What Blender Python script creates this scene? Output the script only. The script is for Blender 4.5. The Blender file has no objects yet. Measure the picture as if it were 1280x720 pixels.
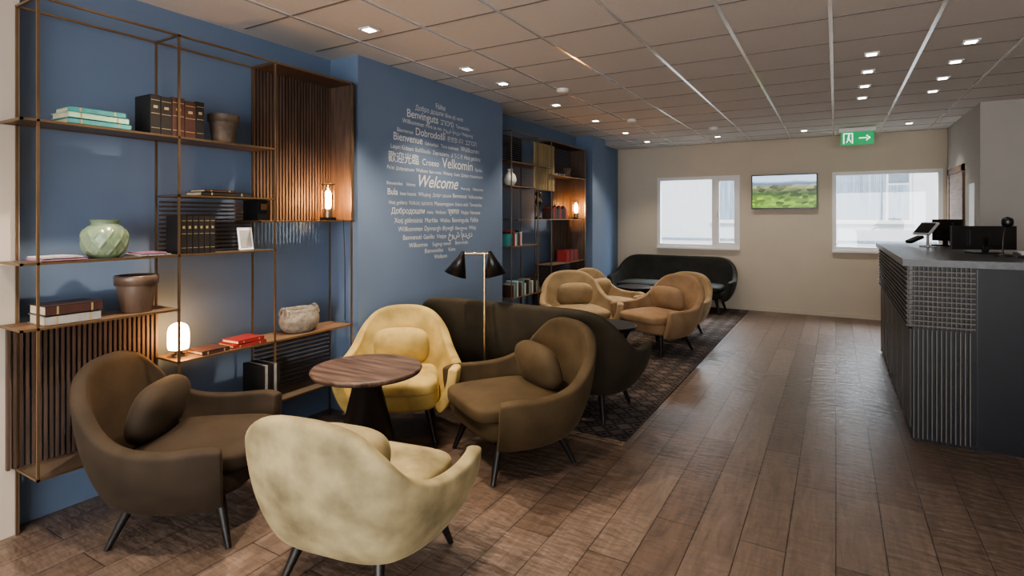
import bpy, math, random
from mathutils import Vector, Matrix
random.seed(7)
scene = bpy.context.scene
COL = scene.collection

# ------------------------------------------------------------------ materials
def new_mat(name):
    m = bpy.data.materials.new(name); m.use_nodes = True
    nt = m.node_tree
    for n in list(nt.nodes): nt.nodes.remove(n)
    out = nt.nodes.new('ShaderNodeOutputMaterial')
    b = nt.nodes.new('ShaderNodeBsdfPrincipled')
    nt.links.new(b.outputs[0], out.inputs[0])
    return m, nt, b, out

def mat(name, col, rough=0.5, metal=0.0, var=0.12, scale=8.0, bump=0.0, bscale=60.0, sheen=0.0, emit=None, estr=0.0, stretch=(1,1,1), spec=0.5, coat=0.0, detail=4.0):
    m, nt, b, out = new_mat(name)
    tc = nt.nodes.new('ShaderNodeTexCoord')
    mp = nt.nodes.new('ShaderNodeMapping'); mp.inputs['Scale'].default_value = stretch
    nt.links.new(tc.outputs['Object'], mp.inputs[0])
    nz = nt.nodes.new('ShaderNodeTexNoise'); nz.inputs['Scale'].default_value = scale; nz.inputs['Detail'].default_value = detail
    nt.links.new(mp.outputs[0], nz.inputs['Vector'])
    cr = nt.nodes.new('ShaderNodeValToRGB')
    cr.color_ramp.elements[0].position = 0.3; cr.color_ramp.elements[1].position = 0.7
    cr.color_ramp.elements[0].color = [max(0, c*(1-var)) for c in col]+[1]
    cr.color_ramp.elements[1].color = [min(1, c*(1+var)) for c in col]+[1]
    nt.links.new(nz.outputs[0], cr.inputs[0])
    nt.links.new(cr.outputs[0], b.inputs['Base Color'])
    b.inputs['Roughness'].default_value = rough
    b.inputs['Metallic'].default_value = metal
    b.inputs['Specular IOR Level'].default_value = spec
    if sheen:
        b.inputs['Sheen Weight'].default_value = sheen
        b.inputs['Sheen Roughness'].default_value = 0.35
        b.inputs['Sheen Tint'].default_value = [min(1, c*2.0+0.1) for c in col]+[1]
    if coat:
        b.inputs['Coat Weight'].default_value = coat
    if bump:
        n2 = nt.nodes.new('ShaderNodeTexNoise'); n2.inputs['Scale'].default_value = bscale; n2.inputs['Detail'].default_value = 3
        nt.links.new(mp.outputs[0], n2.inputs['Vector'])
        bp = nt.nodes.new('ShaderNodeBump'); bp.inputs['Strength'].default_value = bump; bp.inputs['Distance'].default_value = 0.01
        nt.links.new(n2.outputs[0], bp.inputs['Height'])
        nt.links.new(bp.outputs[0], b.inputs['Normal'])
    if emit:
        b.inputs['Emission Color'].default_value = list(emit)+[1]
        b.inputs['Emission Strength'].default_value = estr
    return m

M_blue = mat('blue_wall_paint', (0.155, 0.220, 0.335), 0.75, var=0.03, scale=3, bump=0.03, bscale=250)
M_cream = mat('cream_wall_paint', (0.58, 0.52, 0.45), 0.8, var=0.02, scale=3, bump=0.02, bscale=250)
M_beige = mat('beige_wall_paint', (0.60, 0.54, 0.445), 0.8, var=0.02, scale=3, bump=0.02, bscale=250)
M_greyw = mat('grey_wall_paint', (0.44, 0.425, 0.40), 0.8, var=0.02, scale=3)
M_white = mat('white_trim_paint', (0.78, 0.78, 0.77), 0.4, var=0.02)
M_bronze = mat('bronze_metal', (0.30, 0.21, 0.13), 0.38, metal=0.85, var=0.1)
M_brass = mat('brushed_brass', (0.70, 0.52, 0.26), 0.25, metal=1.0, var=0.08)
M_dshelf = mat('smoked_shelf_plate', (0.11, 0.085, 0.065), 0.4, var=0.1)
M_slat = mat('walnut_slat', (0.095, 0.064, 0.050), 0.55, var=0.3, scale=6, stretch=(6, 6, 0.6))
M_slatg = mat('golden_oak_slat', (0.30, 0.23, 0.12), 0.5, var=0.25, scale=6, stretch=(6, 6, 0.6))
M_woodsh = mat('oak_shelf_wood', (0.19, 0.115, 0.070), 0.5, var=0.35, scale=4, stretch=(8, 1, 8))
M_black = mat('black_stained_wood', (0.014, 0.013, 0.013), 0.35, var=0.1)
M_navy = mat('counter_navy_laminate', (0.0055, 0.007, 0.011), 0.4, var=0.1, spec=0.3)
M_ctop = mat('counter_stone_top', (0.030, 0.032, 0.036), 0.32, var=0.35, scale=30)
M_steel = mat('lattice_bronze_strip', (0.115, 0.104, 0.094), 0.5, metal=0.35, var=0.1)
M_dplast = mat('black_plastic', (0.01, 0.01, 0.011), 0.3, var=0.05)
M_screen = mat('dark_screen_glass', (0.006, 0.007, 0.009), 0.08, var=0.05)
M_lplast = mat('silver_plastic', (0.45, 0.46, 0.48), 0.3, var=0.05)

def velvet(name, col, var=0.35, sheen=0.6):
    m = mat(name, col, 0.78, var=var, scale=6, bump=0.3, bscale=9, sheen=sheen, detail=5.0, spec=0.25)
    return m
M_vbrown = velvet('brown_velvet', (0.045, 0.033, 0.023), 0.2, 0.2)
M_vbrown2 = velvet('olive_brown_velvet', (0.078, 0.055, 0.030), 0.22, 0.2)
M_vgold = velvet('gold_velvet', (0.50, 0.375, 0.145), 0.32, 0.4)
M_volive = velvet('champagne_velvet', (0.335, 0.285, 0.165), 0.42, 0.4)
M_vtan = velvet('tan_velvet', (0.36, 0.275, 0.17), 0.2, 0.4)
M_vtan2 = velvet('rust_tan_velvet', (0.32, 0.215, 0.130), 0.2, 0.4)
M_vdark = velvet('dark_olive_sofa_velvet', (0.042, 0.035, 0.023), 0.2, 0.2)
M_vgreen = velvet('dark_grey_velvet', (0.034, 0.036, 0.033), 0.2, 0.3)

# floor planks --------------------------------------------------------------
def floor_mat():
    m, nt, b, out = new_mat('wood_plank_floor')
    L = nt.links.new; N = nt.nodes.new
    tc = N('ShaderNodeTexCoord'); mp = N('ShaderNodeMapping')
    mp.inputs['Rotation'].default_value = (0, 0, math.radians(90))
    L(tc.outputs['Object'], mp.inputs[0])
    br = N('ShaderNodeTexBrick'); br.offset = 0.37; br.offset_frequency = 2
    br.inputs['Scale'].default_value = 1.0
    br.inputs['Brick Width'].default_value = 1.2; br.inputs['Row Height'].default_value = 0.2
    br.inputs['Mortar Size'].default_value = 0.0028; br.inputs['Mortar Smooth'].default_value = 0.1
    br.inputs['Bias'].default_value = 0.0
    br.inputs['Color1'].default_value = (0.155, 0.112, 0.088, 1)
    br.inputs['Color2'].default_value = (0.225, 0.172, 0.141, 1)
    br.inputs['Mortar'].default_value = (0.055, 0.043, 0.037, 1)
    L(mp.outputs[0], br.inputs['Vector'])
    mp2 = N('ShaderNodeMapping'); mp2.inputs['Scale'].default_value = (9, 1.1, 1)
    L(tc.outputs['Object'], mp2.inputs[0])
    nz = N('ShaderNodeTexNoise'); nz.inputs['Scale'].default_value = 3.2; nz.inputs['Detail'].default_value = 8; nz.inputs['Roughness'].default_value = 0.65; nz.inputs['Distortion'].default_value = 0.8
    L(mp2.outputs[0], nz.inputs['Vector'])
    cr = N('ShaderNodeValToRGB')
    cr.color_ramp.elements[0].position = 0.3; cr.color_ramp.elements[0].color = (0.62, 0.61, 0.60, 1)
    cr.color_ramp.elements[1].position = 0.72; cr.color_ramp.elements[1].color = (1.25, 1.22, 1.2, 1)
    L(nz.outputs[0], cr.inputs[0])
    mx = N('ShaderNodeMix'); mx.data_type = 'RGBA'; mx.blend_type = 'MULTIPLY'; mx.inputs[0].default_value = 1
    L(br.outputs['Color'], mx.inputs[6]); L(cr.outputs[0], mx.inputs[7])
    L(mx.outputs[2], b.inputs['Base Color'])
    rr = N('ShaderNodeMapRange'); rr.inputs[3].default_value = 0.24; rr.inputs[4].default_value = 0.46
    L(nz.outputs[0], rr.inputs[0]); L(rr.outputs[0], b.inputs['Roughness'])
    mp3 = N('ShaderNodeMapping'); mp3.inputs['Scale'].default_value = (1.0, 2.4, 1)
    L(tc.outputs['Object'], mp3.inputs[0])
    n3 = N('ShaderNodeTexNoise'); n3.inputs['Scale'].default_value = 9; n3.inputs['Detail'].default_value = 2
    L(mp3.outputs[0], n3.inputs['Vector'])
    ma = N('ShaderNodeMath'); ma.operation = 'MULTIPLY_ADD'; ma.inputs[1].default_value = -1.2
    L(br.outputs['Fac'], ma.inputs[0]); L(n3.outputs[0], ma.inputs[2])
    bp = N('ShaderNodeBump'); bp.inputs['Strength'].default_value = 0.8; bp.inputs['Distance'].default_value = 0.012
    L(ma.outputs[0], bp.inputs['Height']); L(bp.outputs[0], b.inputs['Normal'])
    return m
M_floor = floor_mat()

def rug_mat():
    m, nt, b, out = new_mat('patterned_rug')
    L = nt.links.new; N = nt.nodes.new
    tc = N('ShaderNodeTexCoord')
    vo = N('ShaderNodeTexVoronoi'); vo.inputs['Scale'].default_value = 7; vo.distance = 'MANHATTAN'; vo.inputs['Randomness'].default_value = 0.12
    L(tc.outputs['Object'], vo.inputs['Vector'])
    cr = N('ShaderNodeValToRGB'); e = cr.color_ramp.elements
    e[0].position = 0.15; e[0].color = (0.030, 0.022, 0.022, 1)
    e[1].position = 0.7; e[1].color = (0.19, 0.155, 0.14, 1)
    for p, c in ((0.3, (0.20, 0.165, 0.15, 1)), (0.42, (0.035, 0.026, 0.025, 1)), (0.55, (0.08, 0.055, 0.05, 1))):
        k = e.new(p); k.color = c
    L(vo.outputs['Distance'], cr.inputs[0])
    nn = N('ShaderNodeTexNoise'); nn.inputs['Scale'].default_value = 5; nn.inputs['Detail'].default_value = 5; L(tc.outputs['Object'], nn.inputs['Vector'])
    c2 = N('ShaderNodeValToRGB'); c2.color_ramp.elements[0].position = .35; c2.color_ramp.elements[0].color = (.45, .45, .45, 1); c2.color_ramp.elements[1].position = .65; c2.color_ramp.elements[1].color = (1, 1, 1, 1)
    L(nn.outputs[0], c2.inputs[0])
    mx = N('ShaderNodeMix'); mx.data_type = 'RGBA'; mx.blend_type = 'MULTIPLY'; mx.inputs[0].default_value = 1
    L(cr.outputs[0], mx.inputs[6]); L(c2.outputs[0], mx.inputs[7]); L(mx.outputs[2], b.inputs['Base Color'])
    b.inputs['Roughness'].default_value = 0.95
    n = N('ShaderNodeTexNoise'); n.inputs['Scale'].default_value = 180
    L(tc.outputs['Object'], n.inputs['Vector'])
    bp = N('ShaderNodeBump'); bp.inputs['Strength'].default_value = 0.5; bp.inputs['Distance'].default_value = 0.005
    L(n.outputs[0], bp.inputs['Height']); L(bp.outputs[0], b.inputs['Normal'])
    return m
M_rug = rug_mat()
M_tile = mat('acoustic_ceiling_tile', (0.66, 0.63, 0.60), 0.85, var=0.04, scale=120, bump=0.15, bscale=150)
M_tbar = mat('ceiling_grid_white', (0.88, 0.87, 0.86), 0.2, metal=0.55, var=0.02, spec=0.9)
M_tbard = mat('ceiling_grid_dark', (0.20, 0.19, 0.18), 0.6, var=0.02)  # plain dark grey for the cross bars of the grid

def table_mat():
    m, nt, b, out = new_mat('table_walnut')
    L = nt.links.new; N = nt.nodes.new
    tc = N('ShaderNodeTexCoord')
    mp = N('ShaderNodeMapping'); mp.inputs['Scale'].default_value = (1.5, 14, 3); mp.inputs['Rotation'].default_value = (0, 0, 0.5)
    L(tc.outputs['Object'], mp.inputs[0])
    nz = N('ShaderNodeTexNoise'); nz.inputs['Scale'].default_value = 2; nz.inputs['Detail'].default_value = 7; nz.inputs['Distortion'].default_value = 0.6
    L(mp.outputs[0], nz.inputs['Vector'])
    cr = N('ShaderNodeValToRGB'); e = cr.color_ramp.elements
    e[0].position = 0.35; e[0].color = (0.038, 0.023, 0.019, 1)
    e[1].position = 0.65; e[1].color = (0.15, 0.098, 0.078, 1)
    L(nz.outputs[0], cr.inputs[0]); L(cr.outputs[0], b.inputs['Base Color'])
    b.inputs['Roughness'].default_value = 0.45
    return m
M_table = table_mat()

def tv_mat(x0, x1, z0, z1):
    m, nt, b, out = new_mat('tv_landscape_screen')
    L = nt.links.new; N = nt.nodes.new
    tc = N('ShaderNodeTexCoord'); sp = N('ShaderNodeSeparateXYZ')
    L(tc.outputs['Object'], sp.inputs[0])
    mr = N('ShaderNodeMapRange'); mr.inputs[1].default_value = z0; mr.inputs[2].default_value = z1
    L(sp.outputs[2], mr.inputs[0])
    n0 = N('ShaderNodeTexNoise'); n0.inputs['Scale'].default_value = 5
    L(tc.outputs['Object'], n0.inputs['Vector'])
    ad = N('ShaderNodeMath'); ad.operation = 'MULTIPLY_ADD'; ad.inputs[1].default_value = 0.12
    L(n0.outputs[0], ad.inputs[0]); L(mr.outputs[0], ad.inputs[2])
    cr = N('ShaderNodeValToRGB'); e = cr.color_ramp.elements
    e[0].position = 0.0; e[0].color = (0.06, 0.16, 0.01, 1)
    e[1].position = 1.0; e[1].color = (0.45, 0.60, 0.80, 1)
    for p, c in ((0.3, (0.17, 0.30, 0.03, 1)), (0.5, (0.03, 0.08, 0.015, 1)), (0.70, (0.20, 0.22, 0.10, 1)), (0.80, (0.10, 0.17, 0.28, 1)), (0.88, (0.5, 0.62, 0.78, 1))):
        k = e.new(p); k.color = c
    L(ad.outputs[0], cr.inputs[0])
    mp = N('ShaderNodeMapping'); mp.inputs['Scale'].default_value = (1, 1, 2.2); L(tc.outputs['Object'], mp.inputs[0])
    vo = N('ShaderNodeTexVoronoi'); vo.inputs['Scale'].default_value = 11; L(mp.outputs[0], vo.inputs['Vector'])
    bw = N('ShaderNodeRGBToBW'); L(vo.outputs['Color'], bw.inputs[0])
    m2 = N('ShaderNodeMapRange'); m2.inputs[3].default_value = 0.1; m2.inputs[4].default_value = 2.0
    L(bw.outputs[0], m2.inputs[0])
    lt = N('ShaderNodeMath'); lt.operation = 'LESS_THAN'; lt.inputs[1].default_value = 0.76; L(ad.outputs[0], lt.inputs[0])
    mx = N('ShaderNodeMix'); mx.data_type = 'RGBA'; mx.blend_type = 'MULTIPLY'
    L(lt.outputs[0], mx.inputs[0]); L(cr.outputs[0], mx.inputs[6]); L(m2.outputs[0], mx.inputs[7])
    b.inputs['Base Color'].default_value = (0.01, 0.01, 0.01, 1)
    L(mx.outputs[2], b.inputs['Emission Color']); b.inputs['Emission Strength'].default_value = 1.2
    b.inputs['Roughness'].default_value = 0.3
    return m

def glass_mat():
    m = bpy.data.materials.new('window_glass'); m.use_nodes = True
    nt = m.node_tree
    for n in list(nt.nodes): nt.nodes.remove(n)
    o = nt.nodes.new('ShaderNodeOutputMaterial'); mx = nt.nodes.new('ShaderNodeMixShader')
    t = nt.nodes.new('ShaderNodeBsdfTransparent'); g = nt.nodes.new('ShaderNodeBsdfGlossy'); g.inputs['Roughness'].default_value = 0.02
    mx.inputs[0].default_value = 0.05
    nt.links.new(t.outputs[0], mx.inputs[1]); nt.links.new(g.outputs[0], mx.inputs[2]); nt.links.new(mx.outputs[0], o.inputs[0])
    return m
M_glass = glass_mat()
def emat(name, col, s):
    return mat(name, (0.8, 0.75, 0.65), 0.3, var=0.01, emit=col, estr=s)
M_glow = emat('warm_lamp_glass', (1.0, 0.48, 0.15), 24)
M_bulb = emat('warm_filament_bulb', (1.0, 0.46, 0.14), 170)
M_spotface = emat('downlight_lens', (1.0, 0.92, 0.82), 10)

# ------------------------------------------------------------------ mesh builder
class MB:
    def __init__(s): s.v = []; s.f = []; s.m = []; s.sm = []; s.mats = []
    def mi(s, m):
        if m not in s.mats: s.mats.append(m)
        return s.mats.index(m)
    def add(s, vs, fs, m, smooth=False):
        o = len(s.v); i = s.mi(m)
        s.v += [tuple(v) for v in vs]
        for f in fs:
            s.f.append([a+o for a in f]); s.m.append(i); s.sm.append(smooth)
    def box(s, x0, x1, y0, y1, z0, z1, m, M=None):
        vs = [Vector(p) for p in ((x0,y0,z0),(x1,y0,z0),(x1,y1,z0),(x0,y1,z0),(x0,y0,z1),(x1,y0,z1),(x1,y1,z1),(x0,y1,z1))]
        if M: vs = [M @ v for v in vs]
        s.add(vs, [(0,3,2,1),(4,5,6,7),(0,1,5,4),(1,2,6,5),(2,3,7,6),(3,0,4,7)], m)
    def cbox(s, c, size, m, rz=0, rx=0, ry=0):
        M = Matrix.Translation(c) @ Matrix.Rotation(rz, 4, 'Z') @ Matrix.Rotation(ry, 4, 'Y') @ Matrix.Rotation(rx, 4, 'X')
        a, b, d = size[0]/2, size[1]/2, size[2]/2
        s.box(-a, a, -b, b, -d, d, m, M)
    def cyl(s, p0, p1, r0, r1, m, n=16):
        p0 = Vector(p0); p1 = Vector(p1); d = (p1-p0).normalized()
        a = d.orthogonal().normalized(); b = d.cross(a)
        vs = []
        for p, r in ((p0, r0), (p1, r1)):
            for i in range(n):
                t = 2*math.pi*i/n; vs.append(p + (a*math.cos(t)+b*math.sin(t))*r)
        fs = [(i, (i+1) % n, n+(i+1) % n, n+i) for i in range(n)]
        s.add(vs, fs, m, True)
        s.add(vs[:n], [tuple(range(n))[::-1]], m); s.add(vs[n:], [tuple(range(n))], m)
    def lathe(s, c, prof, m, n=40, sx=1, sy=1, wob=None, M=None):
        c = Vector(c); vs = []
        for j, (r, z) in enumerate(prof):
            for i in range(n):
                t = 2*math.pi*i/n
                rr = r*(1+(wob(t, z) if wob else 0))
                p = Vector((rr*math.cos(t)*sx, rr*math.sin(t)*sy, z))
                if M: p = M @ p
                vs.append(c+p)
        fs = []
        for j in range(len(prof)-1):
            for i in range(n):
                fs.append((j*n+i, j*n+(i+1) % n, (j+1)*n+(i+1) % n, (j+1)*n+i))
        s.add(vs, fs, m, True)
        if prof[0][0] > 1e-4: s.add(vs[:n], [tuple(range(n))[::-1]], m)
        if prof[-1][0] > 1e-4: s.add(vs[-n:], [tuple(range(n))], m)
    def obj(s, name, parent=None, bevel=0, loc=None, rz=0):
        me = bpy.data.meshes.new(name); me.from_pydata(s.v, [], s.f)
        for m in s.mats: me.materials.append(m)
        for p, i, q in zip(me.polygons, s.m, s.sm): p.material_index = i; p.use_smooth = q
        me.update()
        o = bpy.data.objects.new(name, me); COL.objects.link(o)
        if parent: o.parent = parent
        if loc: o.location = loc
        o.rotation_euler[2] = rz
        if bevel:
            b = o.modifiers.new('bevel', 'BEVEL'); b.width = bevel; b.segments = 2; b.limit_method = 'ANGLE'; b.angle_limit = math.radians(50)
        return o

def simple_box(name, x0, x1, y0, y1, z0, z1, m, bevel=0):
    b = MB(); b.box(x0, x1, y0, y1, z0, z1, m); return b.obj(name, bevel=bevel)

# ------------------------------------------------------------------ room shell
H = 2.83
XA = -3.55          # alcove (recess) wall plane
XB = -3.24          # projecting wall plane
simple_box('floor', -4.0, 4.4, -3.4, 10.2, -0.1, 0, M_floor)
simple_box('ceiling', -4.0, 4.4, -3.4, 10.2, H, H+0.1, M_tile)
simple_box('wall_left', -3.95, XA, 0.9, 10.2, 0, H, M_blue)
simple_box('wall_left_near', -3.95, -3.46, -3.2, 1.115, 0, H, M_cream)
simple_box('wall_left_projection', XA, XB, 3.13, 5.31, 0, H, M_blue)
simple_box('wall_left_pillar', XA, -3.27, 8.05, 8.6, 0, H, M_blue)
simple_box('wall_right', 4.2, 4.4, -3.2, 10.2, 0, H, M_cream)
simple_box('wall_right_far', 1.38, 4.2, 7.9, 10.0, 0, H, M_greyw)
b = MB()   # front wall behind the camera; its big opening is added for the fill lamp
b.box(-4.0, -2.6, -3.4, -3.2, 0, H, M_cream); b.box(3.4, 4.4, -3.4, -3.2, 0, H, M_cream)
b.box(-2.6, 3.4, -3.4, -3.2, 0, .35, M_cream); b.box(-2.6, 3.4, -3.4, -3.2, 2.5, H, M_cream)
b.obj('wall_front')
b = MB()
for x in (-2.6, -.62, 1.36, 3.34): b.box(x, x+.06, -3.35, -3.25, .35, 2.5, M_dplast)
b.box(-2.6, 3.4, -3.35, -3.25, .35, .41, M_dplast); b.box(-2.6, 3.4, -3.35, -3.25, 2.44, 2.5, M_dplast)
b.box(-2.54, 3.34, -3.302, -3.298, .41, 2.44, M_glass)
b.obj('added_front_glazing')  # unseen glazing, added to go with the fill lamp outside it
b = MB()
W1 = (-2.80, -1.40, 1.03, 2.27); W2 = (-0.05, 1.33, 1.04, 2.26)
b.box(XA, W1[0], 10, 10.2, 0, H, M_beige)
b.box(W1[0], W1[1], 10, 10.2, 0, W1[2], M_beige); b.box(W1[0], W1[1], 10, 10.2, W1[3], H, M_beige)
b.box(W1[1], W2[0], 10, 10.2, 0, H, M_beige)
b.box(W2[0], W2[1], 10, 10.2, 0, W2[2], M_beige); b.box(W2[0], W2[1], 10, 10.2, W2[3], H, M_beige)
b.box(W2[1], 4.4, 10, 10.2, 0, H, M_beige)
b.obj('wall_back')
simple_box('baseboard_back', XA, 1.38, 9.985, 10.0, 0, 0.06, M_beige)
simple_box('baseboard_right', 1.38, 4.2, 7.885, 7.9, 0, 0.06, M_greyw)

def window(name, W, mull):
    x0, x1, z0, z1 = W; b = MB(); y0, y1 = 9.99, 10.08; t = 0.055
    b.box(x0, x0+t, y0, y1, z0, z1, M_white); b.box(x1-t, x1, y0, y1, z0, z1, M_white)
    b.box(x0+t, x1-t, y0, y1, z0, z0+t, M_white); b.box(x0+t, x1-t, y0, y1, z1-t, z1, M_white)
    b.box(x0-0.0, x1+0.0, 9.95, 9.99, z0-0.03, z0, M_white)
    for xm in mull:
        b.box(xm-0.04, xm+0.04, y0, y1, z0+t, z1-t, M_white)
        b.box(xm+0.04, xm+0.075, 10.0, 10.06, z0+t, z1-t, M_white); b.box(x1-t-0.035, x1-t, 10.0, 10.06, z0+t, z1-t, M_white)
        b.box(xm+0.075, x1-t-0.035, 10.0, 10.06, z0+t, z0+t+0.035, M_white); b.box(xm+0.075, x1-t-0.035, 10.0, 10.06, z1-t-0.035, z1-t, M_white)
        b.box(xm+0.05, xm+0.065, 9.97, 10.0, 1.55, 1.66, M_lplast)
    b.box(x0+t, x1-t, 10.04, 10.045, z0+t, z1-t, M_glass)
    return b.obj(name)
window('window_1', W1, [-1.81])
window('window_2', W2, [])

# ceiling grid
b = MB(); g = 0.59
xs = [-0.03 + g*i for i in range(-6, 8)]
for x in xs:
    if -3.5 < x < 4.2: b.box(x-0.012, x+0.012, -3.2, 10, H-0.006, H, M_tbar)
ys = [-3.0 + g*i for i in range(0, 23)]
for y in ys:
    if y < 9.98:
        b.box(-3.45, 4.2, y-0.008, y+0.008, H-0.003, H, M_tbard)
b.obj('trim_ceiling_grid')

# door in the far right wall
b = MB()
b.box(1.355, 1.379, 8.75, 8.83, 0, 2.22, M_woodsh); b.box(1.355, 1.379, 9.72, 9.80, 0, 2.22, M_woodsh); b.box(1.355, 1.379, 8.75, 9.80, 2.14, 2.22, M_woodsh)
b.box(1.365, 1.379, 8.83, 9.72, 0.01, 2.14, M_woodsh)
b.cyl((1.365, 8.92, 1.02), (1.32, 8.92, 1.02), 0.01, 0.01, M_lplast); b.box(1.315, 1.33, 8.91, 9.03, 1.01, 1.03, M_lplast)
b.obj('door_1')
simple_box('notice_board', 1.368, 1.379, 8.15, 8.42, 1.45, 1.95, M_white)

# exterior ----------------------------------------------------------------
M_fac = mat('white_facade_render', (0.74, 0.76, 0.78), 0.8, var=0.03)
M_fwin = mat('facade_window_glass', (0.16, 0.21, 0.26), 0.1, var=0.1)
M_curt = mat('facade_curtain', (0.33, 0.40, 0.48), 0.8, var=0.35, scale=6, stretch=(8, 1, 0.2))
M_grnd = mat('courtyard_paving', (0.42, 0.42, 0.42), 0.9, var=0.1)
b = MB()
b.box(-16, 14, 15.5, 16.0, -1, 7, M_fac)
for cx, w in ((-9.5, 1.4), (-5.6, 1.5), (-2.45, 0.9), (0.72, 1.55), (2.3, .7), (6.0, 1.4)):
    z0, z1 = 1.45, 2.75
    b.box(cx-w/2, cx+w/2, 15.42, 15.5, z0, z1, M_white)
    b.box(cx-w/2+.06, cx+w*.18, 15.40, 15.425, z0+.06, z1-.06, M_curt)
    b.box(cx+w*.18+.05, cx+w/2-.06, 15.40, 15.425, z0+.06, z1-.45, M_curt)
    b.box(cx+w*.18+.05, cx+w/2-.06, 15.40, 15.425, z1-.4, z1-.06, M_fwin)
    b.box(cx-w/2-.05, cx+w/2+.05, 15.38, 15.5, z0-.05, z0, M_white)
for x in [-14+2.8*i for i in range(10)]:
    b.box(x, x+0.03, 15.485, 15.5, -1, 7, M_curt)
b.box(-16, 14, 15.47, 15.5, .95, 1.0, M_curt)
b.obj('neighbour_building')
simple_box('courtyard_ground', -16, 14, 10.2, 15.5, -0.3, -0.2, M_grnd)

# ------------------------------------------------------------------ shelving units
XF = -3.205; XR = -3.445
def rod(b, p0, p1, r=0.0055):
    x0, x1 = sorted((p0[0], p1[0])); y0, y1 = sorted((p0[1], p1[1])); z0, z1 = sorted((p0[2], p1[2]))
    b.box(x0-r, x1+r, y0-r, y1+r, z0-r, z1+r, M_bronze)
def shelf(b, y0, y1, z, plate=M_dshelf):
    b.box(XR, XF, y0, y1, z-0.008, z, plate)
    rod(b, (XF, y0, z-0.006), (XF, y1, z-0.006)); rod(b, (XR, y0, z-0.006), (XR, y1, z-0.006))
    rod(b, (XR, y0, z-0.006), (XF, y0, z-0.006)); rod(b, (XR, y1, z-0.006), (XF, y1, z-0.006))
def vslats(b, x, y0, y1, z0, z1, m, pitch=0.024, w=0.011):
    y = y0
    while y < y1:
        b.box(x-0.012, x+0.012, y, y+w, z0, z1, m); y += pitch
def hslats(b, x, y0, y1, z0, z1, m, pitch=0.028, w=0.013):
    z = z0
    while z < z1:
        b.box(x-0.01, x+0.01, y0, y1, z, z+w, m); z += pitch

b = MB(); T = 2.58; B0 = 0.33
for y in (1.10, 1.74, 2.36, 3.03):
    for x in (XF, XR): rod(b, (x, y, B0), (x, y, T))
for x in (XF, XR): rod(b, (x, 1.10, T), (x, 3.03, T))
for y in (1.10, 1.74, 2.36, 3.03): rod(b, (XR, y, T), (XF, y, T))
shelf(b, 1.04, 2.36, 2.01)
shelf(b, 1.74, 2.36, 1.68)
shelf(b, 1.04, 2.36, 1.34)
shelf(b, 1.04, 1.74, 1.035, M_woodsh)
shelf(b, 1.74, 3.03, 0.735, M_woodsh)
shelf(b, 2.25, 3.05, 1.53, M_woodsh)
shelf(b, 1.10, 1.74, B0); shelf(b, 2.20, 3.03, B0)
b.box(XR, XF, 2.36, 3.05, T-0.01, T+0.008, M_slat)
vslats(b, XR, 2.36, 3.03, 1.53, T, M_slat, 0.026, 0.015)
b.box(XR-0.015, XF, 3.035, 3.055, 1.53, T, M_slat)
hslats(b, XR, 1.76, 2.34, 1.35, 1.66, M_slat, 0.026, 0.012)
vslats(b, XR, 1.06, 1.74, B0, 1.03, M_slat, .024, .012)
hslats(b, XR+0.0, 2.38, 3.02, B0+0.01, 0.72, M_slat, 0.03, 0.014)
for y in (1.10, 3.03): rod(b, (XR, y, 0), (XR, y, B0))
b.obj('open_shelving_unit')

b = MB()
ysr = (5.45, 6.10, 6.48, 7.60)
for y in ysr:
    for x in (XF, XR): rod(b, (x, y, 0.0 if y in (5.45, 7.6) else B0), (x, y, 2.55))
for x in (XF, XR): rod(b, (x, 5.45, 2.55), (x, 7.6, 2.55))
for y in ysr: rod(b, (XR, y, 2.55), (XF, y, 2.55))
shelf(b, 5.45, 6.48, 2.2); shelf(b, 5.40, 6.10, 1.92); shelf(b, 5.60, 7.5, 1.53); shelf(b, 5.40, 6.10, 1.22)
shelf(b, 6.48, 7.6, 2.12); shelf(b, 6.48, 7.6, 0.93); shelf(b, 5.45, 6.7, 0.62); shelf(b, 5.45, 7.6, 0.33)
hslats(b, XR, 5.5, 6.1, 2.2, 2.55, M_black); vslats(b, XF-0.05, 6.10, 6.66, 1.9, 2.5, M_slatg, 0.035, 0.02)
hslats(b, XR, 6.7, 7.58, 2.14, 2.54, M_slat); hslats(b, XR, 6.5, 7.58, 0.34, 0.92, M_slat)
vslats(b, XR, 7.0, 7.6, 0.95, 2.1, M_slat, 0.035, 0.02)
b.box(XR, XF, 6.48, 7.6, 2.545, 2.56, M_slat)
b.box(XR, XF, 7.61, 7.63, 0.33, 2.55, M_slat)
b.obj('open_shelving_unit.001')

# ---- books
def bookmat(name, c): return mat(name, c, 0.5, var=0.15, scale=20)
B_teal = bookmat('book_teal', (0.06, 0.25, 0.26)); B_mint = bookmat('book_mint', (0.35, 0.55, 0.42))
B_blk = bookmat('book_black', (0.02, 0.018, 0.018)); B_brn = bookmat('book_brown', (0.06, 0.028, 0.024))
B_red = bookmat('book_red', (0.26, 0.03, 0.03)); B_gry = bookmat('book_grey', (0.30, 0.30, 0.30))
B_gld = mat('book_gilt', (0.45, 0.36, 0.2), 0.5, metal=0.5); B_pink = bookmat('book_pink', (0.40, 0.18, 0.30))
B_pag = bookmat('book_pages', (0.62, 0.54, 0.40)); B_wht = bookmat('book_white', (0.6, 0.6, 0.6))

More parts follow.
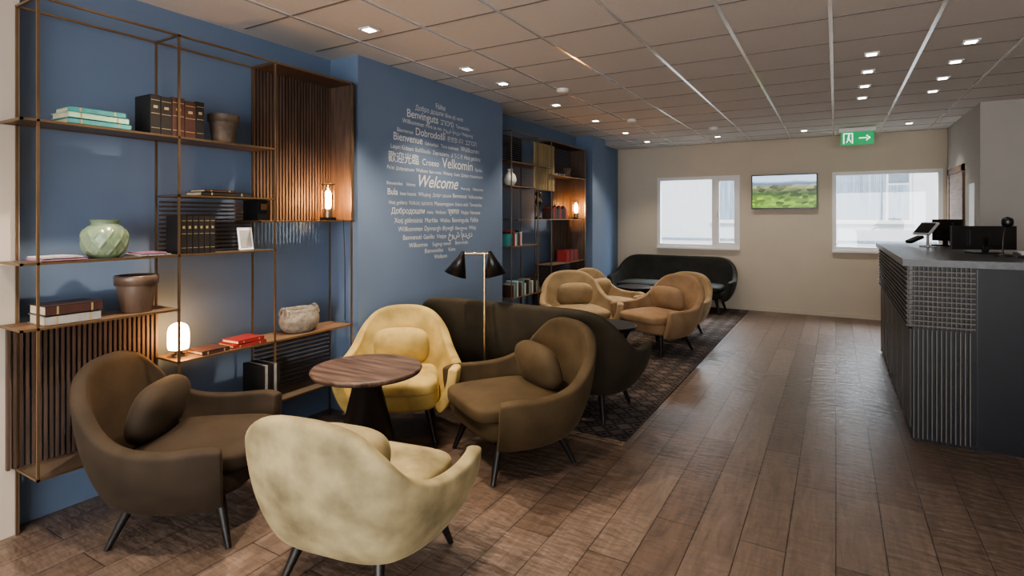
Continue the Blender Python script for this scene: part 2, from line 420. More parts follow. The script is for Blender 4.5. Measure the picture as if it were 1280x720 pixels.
def flat_book(b, x, y0, y1, z, t, depth, m, rz=0):
    c = Vector((x, (y0+y1)/2, z+t/2)); L = y1-y0
    M = Matrix.Translation(c) @ Matrix.Rotation(rz, 4, 'Z')
    b.box(-depth/2, depth/2, -L/2, L/2, -t/2, -t/2+0.003, m, M)
    b.box(-depth/2, depth/2, -L/2, L/2, t/2-0.003, t/2, m, M)
    b.box(depth/2-0.005, depth/2, -L/2, L/2, -t/2, t/2, m, M)
    b.box(-depth/2+0.006, depth/2-0.005, -L/2+0.006, L/2-0.006, -t/2+0.003, t/2-0.003, B_pag, M)
    for k in (-0.3, 0.3):
        b.box(depth/2, depth/2+0.001, L*k-0.004, L*k+0.004, -t/2+.003, t/2-.003, B_gld, M)
def up_book(b, x, y, z, t, h, depth, m, tilt=0, gilt=True):
    M = Matrix.Translation((x, y, z)) @ Matrix.Rotation(tilt, 4, 'X')
    b.box(-depth/2, depth/2, 0, 0.004, 0, h, m, M); b.box(-depth/2, depth/2, t-0.004, t, 0, h, m, M)
    b.box(depth/2-0.006, depth/2+0.003, 0.001, t-0.001, 0, h, m, M)
    b.box(-depth/2+0.006, depth/2-0.006, 0.004, t-0.004, 0.004, h-0.006, B_pag, M)
    if gilt:
        for k in (0.15, 0.52, 0.86):
            b.box(depth/2+0.003, depth/2+0.0045, 0.004, t-0.004, h*k, h*k+0.003, B_gld, M)
        b.box(depth/2+0.003, depth/2+0.0045, t*0.3, t*0.7, h*0.66, h*0.73, B_gld, M)

b = MB(); flat_book(b, -3.31, 1.22, 1.50, 2.011, .028, .19, B_teal); flat_book(b, -3.31, 1.22, 1.49, 2.041, .028, .18, B_mint, .03); flat_book(b, -3.31, 1.23, 1.48, 2.071, .026, .17, B_teal, -.04); b.obj('book_stack')
b = MB(); y = 1.60
for m, t in ((B_blk, .055), (B_blk, .06), (B_brn, .07), (B_brn, .065), (B_blk, .05)): up_book(b, -3.31, y, 2.011, t-.002, .21+random.random()*.015, .16, m); y += t
b.obj('leather_book_row')
b = MB(); flat_book(b, -3.31, 1.88, 2.20, 1.681, .022, .17, B_blk); flat_book(b, -3.31, 1.90, 2.10, 1.704, .014, .15, B_brn, .05); b.obj('book_stack')
b = MB(); y = 1.76
for i in range(6): up_book(b, -3.30, y, 1.341, .032, .22, .15, B_blk); y += .034
b.obj('encyclopedia_row')
b = MB(); flat_book(b, -3.31, 1.12, 1.30, 1.341, .012, .2, B_pink); flat_book(b, -3.31, 1.13, 1.28, 1.354, .008, .18, B_wht, .1); b.obj('magazine_stack')
b = MB(); flat_book(b, -3.31, 1.55, 1.70, 1.341, .009, .2, B_wht); flat_book(b, -3.31, 1.56, 1.69, 1.351, .007, .18, B_pink, -.1); b.obj('magazine_stack')
b = MB(); flat_book(b, -3.31, 1.13, 1.36, 1.036, .045, .19, B_gry); flat_book(b, -3.31, 1.13, 1.37, 1.083, .045, .18, B_brn, .03); b.obj('book_stack')
b = MB(); flat_book(b, -3.30, 1.88, 2.05, .736, .022, .17, B_brn, .0); b.obj('book_stack')
b = MB(); flat_book(b, -3.30, 2.08, 2.30, .736, .02, .18, B_red, -.06); flat_book(b, -3.30, 2.10, 2.29, .758, .02, .16, B_red, .08); b.obj('book_stack')
b = MB(); y = 2.26
for i in range(6): up_book(b, -3.30, y, .336, .02, .25, .2, (B_blk, B_gry, B_blk)[i % 3], tilt=.0, gilt=False); y += .022
b.obj('magazine_row')
b = MB(); b.cbox((-3.27, 2.19, 1.415), (.006, .10, .145), M_white, ry=-.18); b.cbox((-3.266, 2.19, 1.415), (.004, .075, .11), B_gry, ry=-.18); b.cbox((-3.30, 2.19, 1.383), (.006, .03, .085), M_white, ry=.5); b.obj('photo_card')
b = MB(); b.box(-3.40, -3.24, 2.26, 2.34, 1.531, 1.665, M_dplast); b.box(-3.239, -3.236, 2.28, 2.32, 1.60, 1.64, M_bronze); b.obj('storage_box', bevel=.003)
b = MB(); y = 5.47
for i in range(8): up_book(b, -3.30, y, 1.221, .03, .14+.02*(i % 3), .15, (B_teal, B_blk, B_red, B_wht)[i % 4], gilt=False); y += .032
b.obj('book_row')
b = MB(); y = 6.55
for i in range(10): up_book(b, -3.30, y, 1.531, .04, .14+.02*(i % 3), .15, (B_brn, B_red, B_brn, B_blk)[i % 4], tilt=.0, gilt=False); y += .045
b.obj('book_row')
b = MB(); y = 7.0
for i in range(9): up_book(b, -3.30, y, .931, .04, .16, .15, (B_red, B_red, B_brn)[i % 3], gilt=False); y += .045
b.obj('book_row')
b = MB(); y = 5.5
for i in range(18): up_book(b, -3.30, y, .621, .03, .14+.015*(i % 4), .15, (B_brn, B_gry, B_teal, B_wht, B_blk)[i % 5], gilt=False); y += .037
b.obj('book_row')
b = MB(); flat_book(b, -3.3, 6.7, 6.95, 2.121, .03, .17, B_blk); b.obj('book_stack')

# ---- pottery
def celadon():
    m, nt, bs, out = new_mat('celadon_glaze')
    L = nt.links.new; N = nt.nodes.new
    bs.inputs['Roughness'].default_value = 0.25
    tc = N('ShaderNodeTexCoord'); n = N('ShaderNodeTexNoise'); n.inputs['Scale'].default_value = 12; L(tc.outputs['Object'], n.inputs['Vector'])
    cr = N('ShaderNodeValToRGB'); cr.color_ramp.elements[0].color = (0.16, 0.24, 0.15, 1); cr.color_ramp.elements[1].color = (0.30, 0.38, 0.26, 1)
    L(n.outputs[0], cr.inputs[0]); L(cr.outputs[0], bs.inputs['Base Color'])
    return m
M_cel = celadon()
def prof(pts, n=6):
    P = [pts[0]]+list(pts)+[pts[-1]]; o = []
    for i in range(1, len(P)-2):
        for k in range(n):
            t = k/n
            o.append(tuple(0.5*((2*P[i][j])+(-P[i-1][j]+P[i+1][j])*t+(2*P[i-1][j]-5*P[i][j]+4*P[i+1][j]-P[i+2][j])*t*t+(-P[i-1][j]+3*P[i][j]-3*P[i+1][j]+P[i+2][j])*t**3) for j in range(2)))
    o.append(pts[-1]); return o
vp = prof([(.06, 0), (.088, .03), (.10, .08), (.098, .125), (.078, .16), (.060, .172), (.062, .188), (.068, .198)], 10)
vp += [(.058, .194), (.046, .17), (.055, .15)]
b = MB(); b.lathe((-3.31, 1.417, 1.341), vp, M_cel, n=160, wob=lambda t, z: (0.055*(max(abs(math.sin(5*t+32*z)), abs(math.sin(5*t-32*z)))**12) if .015 < z < .15 else 0)); b.obj('green_vase')
M_pot = mat('weathered_terracotta', (0.13, 0.10, 0.08), 0.8, var=0.4, scale=14, bump=.3, bscale=40)
M_pot2 = mat('glazed_brown_pot', (0.13, 0.09, 0.068), 0.3, var=0.5, scale=9, stretch=(1, 1, .3))
M_stone = mat('sandstone_bowl', (0.24, 0.215, 0.18), 0.85, var=0.3, scale=30, bump=.5, bscale=50)
def pot(name, c, r, h, m):
    b = MB(); b.lathe(c, [(r*.68, 0), (r*.72, .005), (r*.9, h*.72), (r*.9, h*.74), (r*1.0, h*.75), (r*1.02, h*.97), (r*.98, h), (r*.86, h), (r*.82, h*.7), (r*.6, h*.1), (0.0001, h*.1)], m, n=48)
    b.obj(name)
pot('terracotta_pot', (-3.31, 2.07, 2.011), .09, .18, M_pot)
pot('terracotta_pot', (-3.31, 1.57, 1.036), .103, .20, M_pot2)
b = MB()
pp = prof([(.10, 0), (.135, .03), (.15, .08), (.142, .12), (.13, .145)], 6)+[(.138, .165), (.125, .168), (.118, .14), (.12, .05), (.0001, .03)]
b.lathe((-3.32, 2.645, .736), pp, M_stone, n=72, sx=.72, sy=1.0, wob=lambda t, z: .012*math.sin(26*t)*(1 if .04 < z < .14 else 0))
for sgn in (-1, 1):
    for k in range(6):
        a0 = math.pi*k/6; a1 = math.pi*(k+1)/6
        yy = 2.645+sgn*.13
        b.cyl((-3.32+.045*math.cos(a0), yy, .86+.055*math.sin(a0)), (-3.32+.045*math.cos(a1), yy, .86+.055*math.sin(a1)), .009, .009, M_stone, 8)
b.obj('stone_handled_bowl')
M_wv = mat('white_ceramic', (0.6, 0.6, 0.58), .3)
b = MB(); b.lathe((-3.3, 5.58, 1.921), prof([(.04, 0), (.075, .06), (.06, .13), (.03, .16), (.035, .2)]), M_wv); b.obj('white_vase')
pot('terracotta_pot', (-3.3, 7.15, 2.121), .07, .13, M_pot)
M_fig = mat('dark_bronze_figure', (.05, .045, .04), .4, metal=.5)
b = MB(); b.lathe((-3.3, 6.3, 1.531), prof([(.05, 0), (.05, .02), (.018, .05), (.02, .16), (.05, .22), (.03, .28), (.045, .33), (.001, .37)]), M_fig); b.obj('bronze_figurine')

# ---- small lamps
b = MB()
b.lathe((-3.34, 1.81, .736), [(.035, 0), (.036, .012), (.02, .016), (.02, .03), (.05, .034), (.05, .04)], M_bronze, n=32)
b.lathe((-3.34, 1.81, .777), prof([(.05, 0), (.056, .02), (.056, .10), (.045, .135), (.02, .152), (.0001, .155)]), M_glow, n=32)
b.obj('table_lamp')
def tube_lamp(name, x, y, z):
    b = MB()
    b.box(x-.04, x+.04, y-.04, y+.04, z, z+.02, M_dplast)
    b.cyl((x, y, z+.02), (x, y, z+.085), .032, .032, M_bronze, 24)
    b.lathe((x, y, z+.085), prof([(.012, 0), (.02, .02), (.022, .10), (.014, .13), (.0001, .14)]), M_bulb, n=24)
    b.lathe((x, y, z+.085), [(.045, 0), (.045, .18), (.043, .18), (.043, 0)], M_glass, n=24)
    for s in range(4):
        a = s*math.pi/2+.4
        b.cyl((x+.047*math.cos(a), y+.047*math.sin(a), z+.08), (x+.047*math.cos(a), y+.047*math.sin(a), z+.27), .002, .002, M_bronze, 6)
    b.lathe((x, y, z+.265), [(.048, 0), (.05, .004), (.048, .008), (.044, .004), (.048, 0)], M_bronze, n=24)
    pts = [(x, y+.04, z+.008), (x+.085, y+.07, z+.006), (x+.09, y+.08, z-.3), (x+.08, y+.09, z-.75)]
    for p, q in zip(pts, pts[1:]): b.cyl(p, q, .003, .003, M_dplast, 6)
    b.obj(name)
tube_lamp('filament_lamp', -3.27, 2.86, 1.531)
tube_lamp('filament_lamp', -3.27, 7.42, 1.531)

# ------------------------------------------------------------------ wall lettering
rows = [
 (2.575, .05, ['Fáilte'], [1]),
 (2.515, .045, ['Добро дошли', 'Bine ați venit'], [1, .9]),
 (2.435, .07, ['Benvinguts', 'ברוכים', 'Tervetuloa'], [1.35, 1, .7]),
 (2.375, .042, ['Willkommen', 'Mirë se vini', 'خوش آمدید', 'Maligayang'], [1, .9, 1, .8]),
 (2.29, .075, ['Bienvenue', 'Dobrodošli', '환영합니다', 'בברכה'], [.7, 1.3, .8, 1]),
 (2.215, .06, ['Bienvenue', 'Üdvözöljük', 'Tere tulemast', 'Wëllkomm'], [1.3, .6, .7, 1]),
 (2.14, .05, ['Laipni lūdzam', 'ยินดีต้อนรับ', 'Zapraszamy', 'ようこそ', 'Hoş geldiniz'], [.9, .8, .9, .9, 1]),
 (2.03, .13, ['歡迎光臨', 'Croeso', 'Velkomin', 'Karibu'], [1.0, .8, 1.35, .5]),
 (1.96, .042, ['Pe\'ei', 'Добродошли', 'Welkom', 'Bem-vindo', 'Witamy', 'Sveiki', 'Добро пожаловать'], [1, .8, 1, .9, 1, .9, .9]),
 (1.83, .15, ['Bienvenidos', 'Selamat', 'Welcome', 'Huan ying', 'Välkommen'], [.42, .4, 1.6, .4, .42]),
 (1.745, .045, ['Bula', 'Isten hozott', 'Wilujeng', 'Добре дошли', 'Benvenuti', 'Velkommen'], [1.4, .8, .9, .8, 1.1, 1]),
 (1.665, .045, ['Hoş geldiniz', 'Καλώς ορίσατε', 'Mayeyongpyon', 'Dobro došli', 'Tervetuloa'], [.9, .9, 1, .9, 1]),
 (1.585, .055, ['Добродошли', 'Aloha', 'Welkom', 'स्वागत', 'Vitajte', 'Namaste'], [1.2, .7, .8, 1.2, .9, .9]),
 (1.505, .05, ['Xoş gəlmisiniz', 'Merhba', 'Welina', 'Benvinguda', 'Fàilte'], [.9, .9, .8, .9, 1]),
 (1.43, .05, ['Willkommen', 'Dynnargh dhywgh', 'Bienvenue', 'Witaj'], [1, 1, .8, .9]),
 (1.355, .048, ['Benvenuti', 'Gaidīts', 'Vítejte', 'خوش آمدید'], [1, .9, .9, 1.3]),
 (1.285, .04, ['Wilkomme', 'Sugeng rawuh', 'Bem-vindo'], [1, .9, .9]),
 (1.225, .04, ['Bienvenidos', 'Kalos'], [1, .9]),
 (1.165, .04, ['Welkom'], [1]),
]
M_letter = mat('white_vinyl_lettering', (0.75, 0.77, 0.80), 0.6, var=0.01)
tmp = []
for z, hh, ws, sz in rows:
    L = []
    for w, s in zip(ws, sz):
        cu = bpy.data.curves.new('t', 'FONT'); cu.body = w; cu.size = s*0.1
        if w == 'Welcome': cu.shear = 0.35; cu.offset = 0.0025
        if s > 1.15 and w != 'Velkomin': cu.offset = 0.001
        o = bpy.data.objects.new('t', cu); COL.objects.link(o); L.append(o)
    tmp.append(L)
bpy.context.view_layer.update()
dg = bpy.context.evaluated_depsgraph_get()
lb = MB(); cy, cz, R = 4.18, 1.87, 0.745
for (z, hh, ws, sz), L in zip(rows, tmp):
    half = math.sqrt(max(0.03, R*R-(z-cz)**2))*0.98
    widths = [max(0.01, o.dimensions[0]) for o in L]
    gap = 0.05
    tot = sum(widths)+gap*(len(L)-1)
    k = min(2*half/tot, hh/0.07)
    y = cy - tot*k/2
    extra = max(0, (2*half - tot*k))/(max(1, len(L)-1)) if len(L) > 1 else 0
    extra = min(extra, .06); y -= extra*(len(L)-1)/2
    for o, w in zip(L, widths):
        me = bpy.data.meshes.new_from_object(o.evaluated_get(dg))
        x0 = min((v.co.x for v in me.vertices), default=0)
        vs = [(XB+0.002, y+(v.co.x-x0)*k, z+v.co.y*k) for v in me.vertices]
        fs = [tuple(p.vertices) for p in me.polygons]
        lb.add(vs, fs, M_letter)
        y += (w+gap)*k+extra
        bpy.data.meshes.remove(me)
for L in tmp:
    for o in L: bpy.data.objects.remove(o)
lb.obj('welcome_lettering')

# ------------------------------------------------------------------ upholstered seating
RIM = [(0, -.42, .86), (.13, -.415, .852), (.245, -.39, .81), (.315, -.34, .72), (.352, -.265, .615), (.388, -.165, .548), (.415, -.04, .522), (.43, .10, .520), (.424, .23, .53), (.395, .305, .515)]
RIMS = [(0, -.42, .875), (.16, -.418, .872), (.29, -.395, .845), (.375, -.34, .77), (.415, -.26, .665), (.43, -.165, .585), (.44, -.04, .545), (.445, .10, .535), (.435, .23, .54), (.405, .305, .52)]
BOT = [(0, -.24, .23), (.10, -.24, .23), (.19, -.225, .23), (.245, -.19, .23), (.275, -.13, .23), (.295, -.05, .23), (.305, .05, .23), (.305, .14, .235), (.298, .22, .24), (.285, .26, .25)]
def catm(P, n):
    Q = [P[0]]+list(P)+[P[-1]]; o = []
    for i in range(1, len(Q)-2):
        for k in range(n):
            t = k/n
            o.append(Vector([0.5*((2*Q[i][j])+(-Q[i-1][j]+Q[i+1][j])*t+(2*Q[i-1][j]-5*Q[i][j]+4*Q[i+1][j]-Q[i+2][j])*t*t+(-Q[i-1][j]+3*Q[i][j]-3*Q[i+1][j]+Q[i+2][j])*t**3) for j in range(3)]))
    o.append(Vector(P[-1])); return o
def shell(name, parent, m, ext=0.0):
    rim = RIMS if ext else RIM
    def full(P):
        R = [(x+ext, y, z) for x, y, z in P[1:]]
        Lf = [(-x-ext, y, z) for x, y, z in P[1:]][::-1]
        mid = []
        if ext:
            k = 6
            for i in range(k+1):
                mid.append((-ext + 2*ext*i/k, P[0][1], P[0][2]))
        else: mid = [P[0]]
        return catm(Lf+mid+R, 3)
    r = full(rim); bt = full(BOT); n = len(r); rows_ = 10
    V = []; F = []
    for j in range(rows_+1):
        v = j/rows_
        w = v**0.62
        for i in range(n):
            p = bt[i].lerp(r[i], v); q = bt[i].lerp(r[i], w)
            bul = 0.02*math.sin(math.pi*v)
            d = Vector((q.x-(max(-ext, min(ext, q.x))), q.y-0.05, 0))
            if d.length > 1e-4: d.normalize()
            V.append((q.x+d.x*bul, q.y+d.y*bul, p.z))
    for j in range(rows_):
        for i in range(n-1):
            F.append((j*n+i, j*n+i+1, (j+1)*n+i+1, (j+1)*n+i))
    me = bpy.data.meshes.new(name); me.from_pydata(V, [], F); me.materials.append(m)
    for p in me.polygons: p.use_smooth = True
    o = bpy.data.objects.new(name, me); COL.objects.link(o); o.parent = parent
    s = o.modifiers.new('sol', 'SOLIDIFY'); s.thickness = 0.075; s.offset = 0.8; s.use_even_offset = False
    u = o.modifiers.new('sub', 'SUBSURF'); u.levels = 2; u.render_levels = 2
    return o
def spow(v, e): return math.copysign(abs(v)**e, v)
def superell(name, parent, c, h, m, e1=.5, e2=.45, rx=0, n=56, k=28, puff=0, taper=0):
    V = []; F = []
    R = Matrix.Rotation(rx, 3, 'X')
    for j in range(k+1):
        a = -math.pi/2+math.pi*j/k
        for i in range(n):
            t = 2*math.pi*i/n
            x = spow(math.cos(a), e1)*spow(math.cos(t), e2); y = spow(math.cos(a), e1)*spow(math.sin(t), e2); z = spow(math.sin(a), e1)
            x *= 1+taper*y
            z *= 1+puff*(1-x*x)*(1-y*y)
            p = R @ Vector((x*h[0], y*h[1], z*h[2]))
            V.append((p.x+c[0], p.y+c[1], p.z+c[2]))
    for j in range(k):
        for i in range(n): F.append((j*n+i, j*n+(i+1) % n, (j+1)*n+(i+1) % n, (j+1)*n+i))
    me = bpy.data.meshes.new(name); me.from_pydata(V, [], F); me.materials.append(m)
    for p in me.polygons: p.use_smooth = True
    me.update()
    o = bpy.data.objects.new(name, me); COL.objects.link(o); o.parent = parent
    return o
def leg(parent, name, p0, p1, r0=.030, r1=.014):
    b = MB(); b.cyl(p0, p1, r0, r1, M_black, 16); b.obj(name, parent)
def armchair(x, y, ang, m, z=0, sc=(1, 1, 1), name='armchair'):
    e = bpy.data.objects.new(name, None); COL.objects.link(e)
    e.location = (x, y, z); e.rotation_euler[2] = math.radians(ang-90); e.scale = sc
    shell('shell', e, m)
    superell('seat_base', e, (0, .035, .30), (.315, .31, .085), m, .45, .5, taper=.05)
    superell('seat_cushion', e, (0, .075, .395), (.305, .315, .06), m, .5, .42, puff=.25, taper=.06)
    superell('lumbar_pillow', e, (0, -.175, .575), (.23, .15, .085), m, .8, .62, rx=math.radians(72), puff=.15)
    for i, (a, c) in enumerate((((-.23, .22, .26), (-.30, .30, 0)), ((.23, .22, .26), (.30, .30, 0)), ((-.19, -.17, .26), (-.26, -.29, 0)), ((.19, -.17, .26), (.26, -.29, 0)))):
        leg(e, 'leg_%d' % (i+1), a, c)
    return e
def sofa(x, y, ang, m, width, z=0, name='sofa'):
    ext = width/2-.455
    e = bpy.data.objects.new(name, None); COL.objects.link(e)
    e.location = (x, y, z); e.rotation_euler[2] = math.radians(ang-90)
    shell('shell', e, m, ext)
    superell('seat_base', e, (0, .035, .30), (.315+ext, .31, .085), m, .45, .2)
    superell('seat_cushion', e, (0, .075, .395), (.305+ext, .315, .06), m, .5, .2, puff=.15)
    for i, (sx, yy, fy) in enumerate(((-1, .22, .30), (1, .22, .30), (-1, -.17, -.29), (1, -.17, -.29))):
        leg(e, 'leg_%d' % (i+1), (sx*(.22+ext), yy, .26), (sx*(.29+ext), fy, 0))
    return e

armchair(-2.85, 1.62, 36, M_vbrown, 0, (.94, .95, 1))
armchair(-2.74, 3.05, -54, M_vgold, 0, (.91, .92, 1.0))
armchair(-1.80, 3.10, -122, M_vbrown2)
armchair(-1.81, 1.80, 100, M_volive, 0, (.93, .93, .93))
RZ = 0.012
armchair(-2.72, 6.25, -50, M_vtan, RZ)
armchair(-2.72, 7.25, -22, M_vtan, RZ, (.95, .95, .95))
armchair(-1.80, 6.45, -115, M_vtan2, RZ)
armchair(-1.84, 7.38, -105, M_vtan, RZ, (.95, .95, .93))
sofa(-2.25, 4.16, 90, M_vdark, 1.86, RZ)
sofa(-2.42, 9.46, -90, M_vgreen, 2.0, RZ)

# rug
b = MB(); b.box(-3.15, -1.25, 3.66, 9.9, 0.0, 0.011, M_rug)
for i in range(120):
    xx = -3.14+i*.0158; b.box(xx, xx+.006, 3.62, 3.66, .001, .006, M_vtan2)
b.obj('area_rug')

# tables
def round_table(name, x, y, r, h, m, base='cone', z=0):
    b = MB()
    b.lathe((0, 0, 0), [(r-.03, h-.035), (r-.008, h-.028), (r, h-.012), (r-.003, h-.002), (r-.01, h)], m, n=72)
    if base == 'cone':
        b.lathe((0, 0, 0), [(.215, 0), (.215, .012), (.07, h-.05), (.12, h-.036)], M_black, n=48)
    else:
        for k in range(3):
            a = k*2*math.pi/3+.4
            b.cyl((.05*math.cos(a), .05*math.sin(a), h-.03), (r*.8*math.cos(a), r*.8*math.sin(a), 0), .008, .008, M_brass, 10)
        b.lathe((0, 0, 0), [(r*.55, h*.45), (r*.56, h*.46), (r*.55, h*.47), (r*.54, h*.46), (r*.55, h*.45)], M_brass, n=40)
    b.obj(name, loc=(x, y, z))
round_table('round_side_table', -2.41, 2.40, .325, .66, M_table)
round_table('coffee_table', -1.92, 5.12, .28, .5, M_black, 'cone', RZ)
round_table('coffee_table', -2.62, 8.15, .28, .5, M_black, 'tri', RZ)

# floor lamp
b = MB(); lx, ly = -2.36, 3.60
b.lathe((lx, ly, 0), [(.12, 0), (.12, .012), (.02, .02), (.012, .03)], M_brass, n=40)
b.cyl((lx, ly, .02), (lx, ly, 1.275), .011, .011, M_brass, 16)
ax = Vector((.8625, .506, 0))
def shade(top, tilt_dir, m):
    top = Vector(top)
    d = (Vector((0, 0, -1))+ax*tilt_dir).normalized()
    q = Vector((0, 0, -1)).rotation_difference(d).to_matrix()
    pr = [(.012, .02), (.018, 0), (.022, -.012), (.088, -.175), (.085, -.175), (.016, -.012)]
    b.lathe(top, pr, m, n=40, M=q)
    b.cyl(top, top+d*.02, .016, .018, M_brass, 16)
P0 = Vector((lx, ly, 1.27))
b.cyl(P0-ax*.17, P0+ax*.045, .008, .008, M_brass, 12)
shade(P0-ax*.17, -.35, M_dplast)
shade(P0+ax*.045, .25, M_dplast)
b.obj('floor_lamp')

# ------------------------------------------------------------------ reception counter
b = MB()
CX0, CY0, CY1 = .46, 4.74, 7.6
b.box(CX0, 1.15, CY0, CY1, 0.0, 1.215, M_navy); b.box(1.15, 2.8, CY0, 5.4, 0.0, 1.215, M_navy)
b.box(CX0-.06, 1.2, CY0-.06, CY1+.04, 1.215, 1.262, M_ctop); b.box(1.2, 2.85, CY0-.06, 5.45, 1.215, 1.262, M_ctop)
for i in range(13):
    x = CX0+.004+i*.0255; b.box(x, x+.007, CY0-.016, CY0, 0.02, .78, M_steel)
for i in range(12):
    z = .80+i*.034; b.box(CX0-.02, .80, CY0-.028, CY0-.014, z, z+.009, M_steel)
for i in range(14):
    x = CX0-.018+i*.0255; b.box(x, x+.006, CY0-.016, CY0, .79, 1.215, M_steel)
b.box(CX0-.02, CX0, CY0-.014, CY1, .79, 1.215, M_dplast)
for i in range(12):
    z = .80+i*.034; b.box(CX0-.038, CX0-.026, CY0-.028, CY1, z, z+.009, M_steel)
y = CY0
while y < CY1:
    b.box(CX0-.028, CX0-.018, y, y+.007, .79, 1.215, M_steel); y += .034
M_panel = mat('counter_walnut_panel', (.028, .024, .022), .4, var=.3, stretch=(1, 1, .2))
y = CY0+.02
while y < CY1-.1:
    b.box(CX0-.012, CX0, y, y+.44, .08, .77, M_panel); b.box(CX0-.016, CX0, y+.445, y+.462, .02, .79, M_steel); y += .475
b.box(.81, .815, CY0-.004, CY0, 0.02, 1.2, M_dplast)
b.obj('reception_counter')

# devices on counter
ZT = 1.262
def monitor(name, x, y, z, w, h, ang, m=M_dplast, zb=.10):
    b = MB()
    b.box(-.1, .1, -.07, .07, 0, .012, m); b.box(-.02, .02, .0, .02, .012, zb+h*.5, m)
    b.box(-w/2, w/2, -.03, -.005, zb, zb+h, m); b.box(-w/2+.012, w/2-.012, -.032, -.03, zb+.015, zb+h-.015, M_screen)
    b.box(-w/4, w/4, -.005, .02, zb+.03, zb+h-.03, m)
    b.obj(name, loc=(x, y, z), rz=math.radians(ang), bevel=.003)
monitor('computer_monitor', .97, 7.10, ZT, .28, .22, 140, zb=.05)
monitor('computer_monitor', 1.03, 5.75, ZT, .46, .19, 200, zb=.03)
b = MB()
b.lathe((0, 0, 0), [(.07, 0), (.07, .012), (.015, .018)], M_lplast, n=32)
b.cyl((0, 0, .015), (0, 0, .14), .012, .012, M_lplast)
b.cbox((0, -.02, .18), (.22, .02, .15), M_lplast, rx=-.7); b.cbox((0, -.03, .187), (.19, .006, .12), M_screen, rx=-.7)
b.cbox((-.11, -.05, .07), (.08, .14, .03), M_dplast, rx=.4)
b.obj('tablet_stand', loc=(.78, 6.75, ZT), rz=math.radians(-60), bevel=.002)
b = MB()
b.lathe((0, 0, 0), [(.055, 0), (.055, .01), (.012, .02)], M_dplast, n=32)
pts = [Vector((0, 0, .02)), Vector((0, 0, .12)), Vector((.005, -.005, .18)), Vector((.02, -.015, .225))]
for p, q in zip(pts, pts[1:]): b.cyl(p, q, .006, .006, M_dplast, 10)
b.lathe((.022, -.017, .215), prof([(.01, 0), (.03, .015), (.036, .04), (.03, .065), (.0001, .08)]), M_dplast, n=24)
b.obj('desk_microphone', loc=(1.07, 5.38, ZT))
b = MB(); b.cbox((0, 0, .022), (.2, .14, .02), M_dplast, rx=.15); b.cbox((0, .0, .038), (.16, .1, .012), M_lplast, rx=.15); b.obj('card_terminal', loc=(1.18, 5.10, ZT+.003), bevel=.003)

# TV
tx0, tx1, tz0, tz1 = -1.21, -.25, 1.69, 2.25
b = MB(); b.box(tx0, tx1, 9.93, 9.97, tz0, tz1, M_dplast); b.box(tx0+.2, tx1-.2, 9.97, 9.999, tz0+.15, tz1-.15, M_dplast)
b.box(tx0+.015, tx1-.015, 9.927, 9.93, tz0+.02, tz1-.015, tv_mat(tx0, tx1, tz0, tz1)); b.obj('television', bevel=.0)

# exit sign
M_exit = mat('exit_sign_green', (.005, .22, .08), .4, var=.02, emit=(.0, .30, .09), estr=.6)
M_exw = mat('exit_sign_white', (.8, .8, .8), .4, emit=(.9, 1, .9), estr=.8)
b = MB(); ex, ey = .26, 9.2
b.box(ex-.22, ex+.22, ey-.03, ey+.03, 2.765, 2.822, M_white)
b.box(ex-.2, ex+.2, ey-.012, ey+.012, 2.58, 2.765, M_exit)
yy = ey-.014
b.box(ex-.17, ex-.05, yy, ey-.012, 2.60, 2.75, M_exw); b.box(ex-.155, ex-.065, yy-.001, yy, 2.60, 2.735, M_exit)
b.cyl((ex-.10, yy-.002, 2.72), (ex-.10, yy-.0005, 2.72), .012, .012, M_exw, 12)
b.cbox((ex-.105, yy-.002, 2.68), (.022, .001, .055), M_exw, ry=.2); b.cbox((ex-.12, yy-.002, 2.635), (.012, .001, .05), M_exw, ry=.5); b.cbox((ex-.085, yy-.002, 2.64), (.012, .001, .05), M_exw, ry=-.4)
b.box(ex+.02, ex+.12, yy, ey-.012, 2.665, 2.68, M_exw)
b.cbox((ex+.13, yy, 2.69), (.06, .002, .014), M_exw, ry=.75); b.cbox((ex+.13, yy, 2.655), (.06, .002, .014), M_exw, ry=-.75)
b.obj('exit_sign')

# ------------------------------------------------------------------ downlights
def downlight(x, y, energy, col=(1, .80, .58), size=85, blend=.6):
    b = MB()
    b.box(-.05, .05, -.05, .05, -.008, 0, M_white)
    b.box(-.032, .032, -.032, .032, -.011, -.008, M_spotface)
    b.obj('ceiling_downlight', loc=(x, y, H-.006))
    if energy:
        l = bpy.data.lights.new('downlight_beam', 'SPOT'); l.energy = energy; l.color = col; l.spot_size = math.radians(size); l.spot_blend = blend; l.shadow_soft_size = .035
        o = bpy.data.objects.new('downlight_beam', l); COL.objects.link(o); o.location = (x, y, H-.03)
warm = (1, .82, .62); neut = (1, .90, .78)
for y, e in ((.4, 50), (1.6, 95), (2.73, 135), (3.88, 50), (4.47, 30), (5.62, 50), (6.8, 75), (8.0, 55), (9.1, 30)): downlight(-2.72, y, e, warm, 95)
for y in (5.11, 5.70, 6.32, 6.92): downlight(.84, y, 8, neut, 90); downlight(.24, y, 0 if y > 6 else 6, neut, 100)
for x in (-1.6, -.4, .85): downlight(x, 9.1, 22, neut, 110)
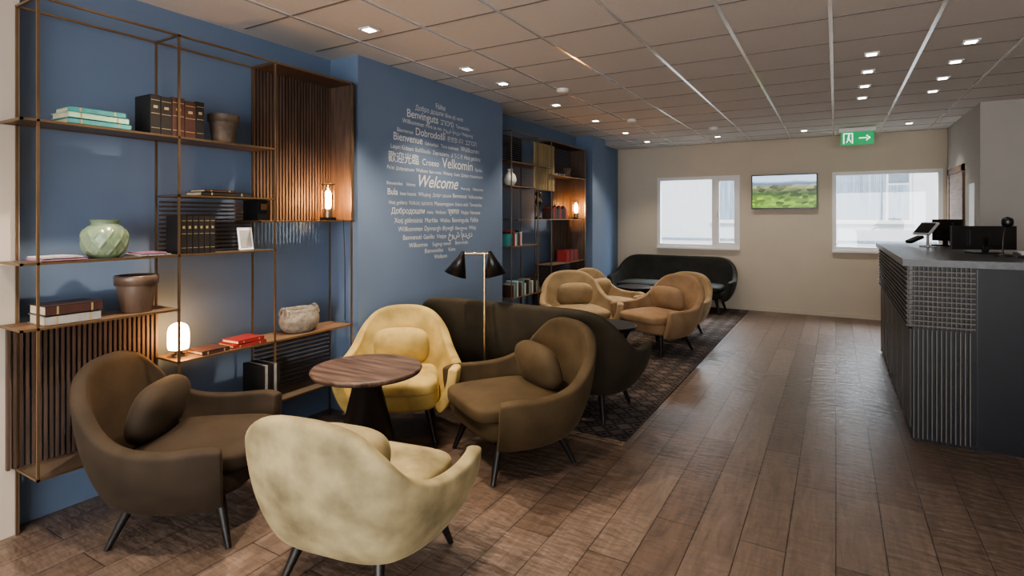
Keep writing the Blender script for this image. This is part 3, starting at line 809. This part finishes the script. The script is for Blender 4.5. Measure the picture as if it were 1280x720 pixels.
for x, y, e in ((-1.4, 1.0, 95), (2.4, 2.2, 10), (2.6, 6.4, 20), (.3, -1.5, 30), (-1.8, -1.4, 50), (2.5, -1.0, 20)): downlight(x, y, e, warm, 120)  # unseen downlights added for ambient light and for the near chairs
for x, y in ((-2.35, 5.0), (-2.3, 7.0), (-1.5, 8.2)):
    b = MB(); b.lathe((0, 0, 0), [(.06, 0), (.06, -.02), (.045, -.035), (.0001, -.037)], M_white, n=32); b.obj('smoke_detector', loc=(x, y, H-.0005))
def area(name, loc, rot, sx, sy, e, col):
    l = bpy.data.lights.new(name, 'AREA'); l.shape = 'RECTANGLE'; l.size = sx; l.size_y = sy; l.energy = e; l.color = col
    o = bpy.data.objects.new(name, l); COL.objects.link(o); o.location = loc; o.rotation_euler = rot
# added soft fill lamp behind the viewer, then daylight entering through the back windows
area('added_front_fill', (.4, -3.5, 1.45), (math.radians(90), 0, 0), 5.8, 2.1, 245, (1, .975, .95))
area('window_daylight', (-2.1, 11.4, 3.3), (math.radians(-52), 0, 0), 1.8, 1.4, 220, (.80, .90, 1))
area('window_daylight', (.64, 11.4, 3.3), (math.radians(-52), 0, 0), 1.8, 1.4, 220, (.80, .90, 1))
sun = bpy.data.lights.new('sun', 'SUN'); sun.energy = 2.3; sun.angle = .3; sun.color = (1, .98, .96)
so = bpy.data.objects.new('sun', sun); COL.objects.link(so)
so.rotation_euler = Vector((.25, 1, -.85)).to_track_quat('-Z', 'Y').to_euler()

w = bpy.data.worlds.new('sky'); scene.world = w; w.use_nodes = True
bg = w.node_tree.nodes['Background']; bg.inputs[0].default_value = (.78, .88, 1, 1); bg.inputs[1].default_value = 1.1

# ------------------------------------------------------------------ camera
cam = bpy.data.cameras.new('camera'); cam.lens = 36*690/1280; cam.sensor_width = 36; cam.shift_y = -88/1280
co = bpy.data.objects.new('camera', cam); COL.objects.link(co)
co.location = (0, 0, 1.55); co.rotation_euler = (math.radians(90), 0, math.radians(30.4))
scene.camera = co
scene.view_settings.view_transform = 'AgX'
scene.view_settings.look = 'AgX - Medium High Contrast'
scene.view_settings.exposure = 0.5
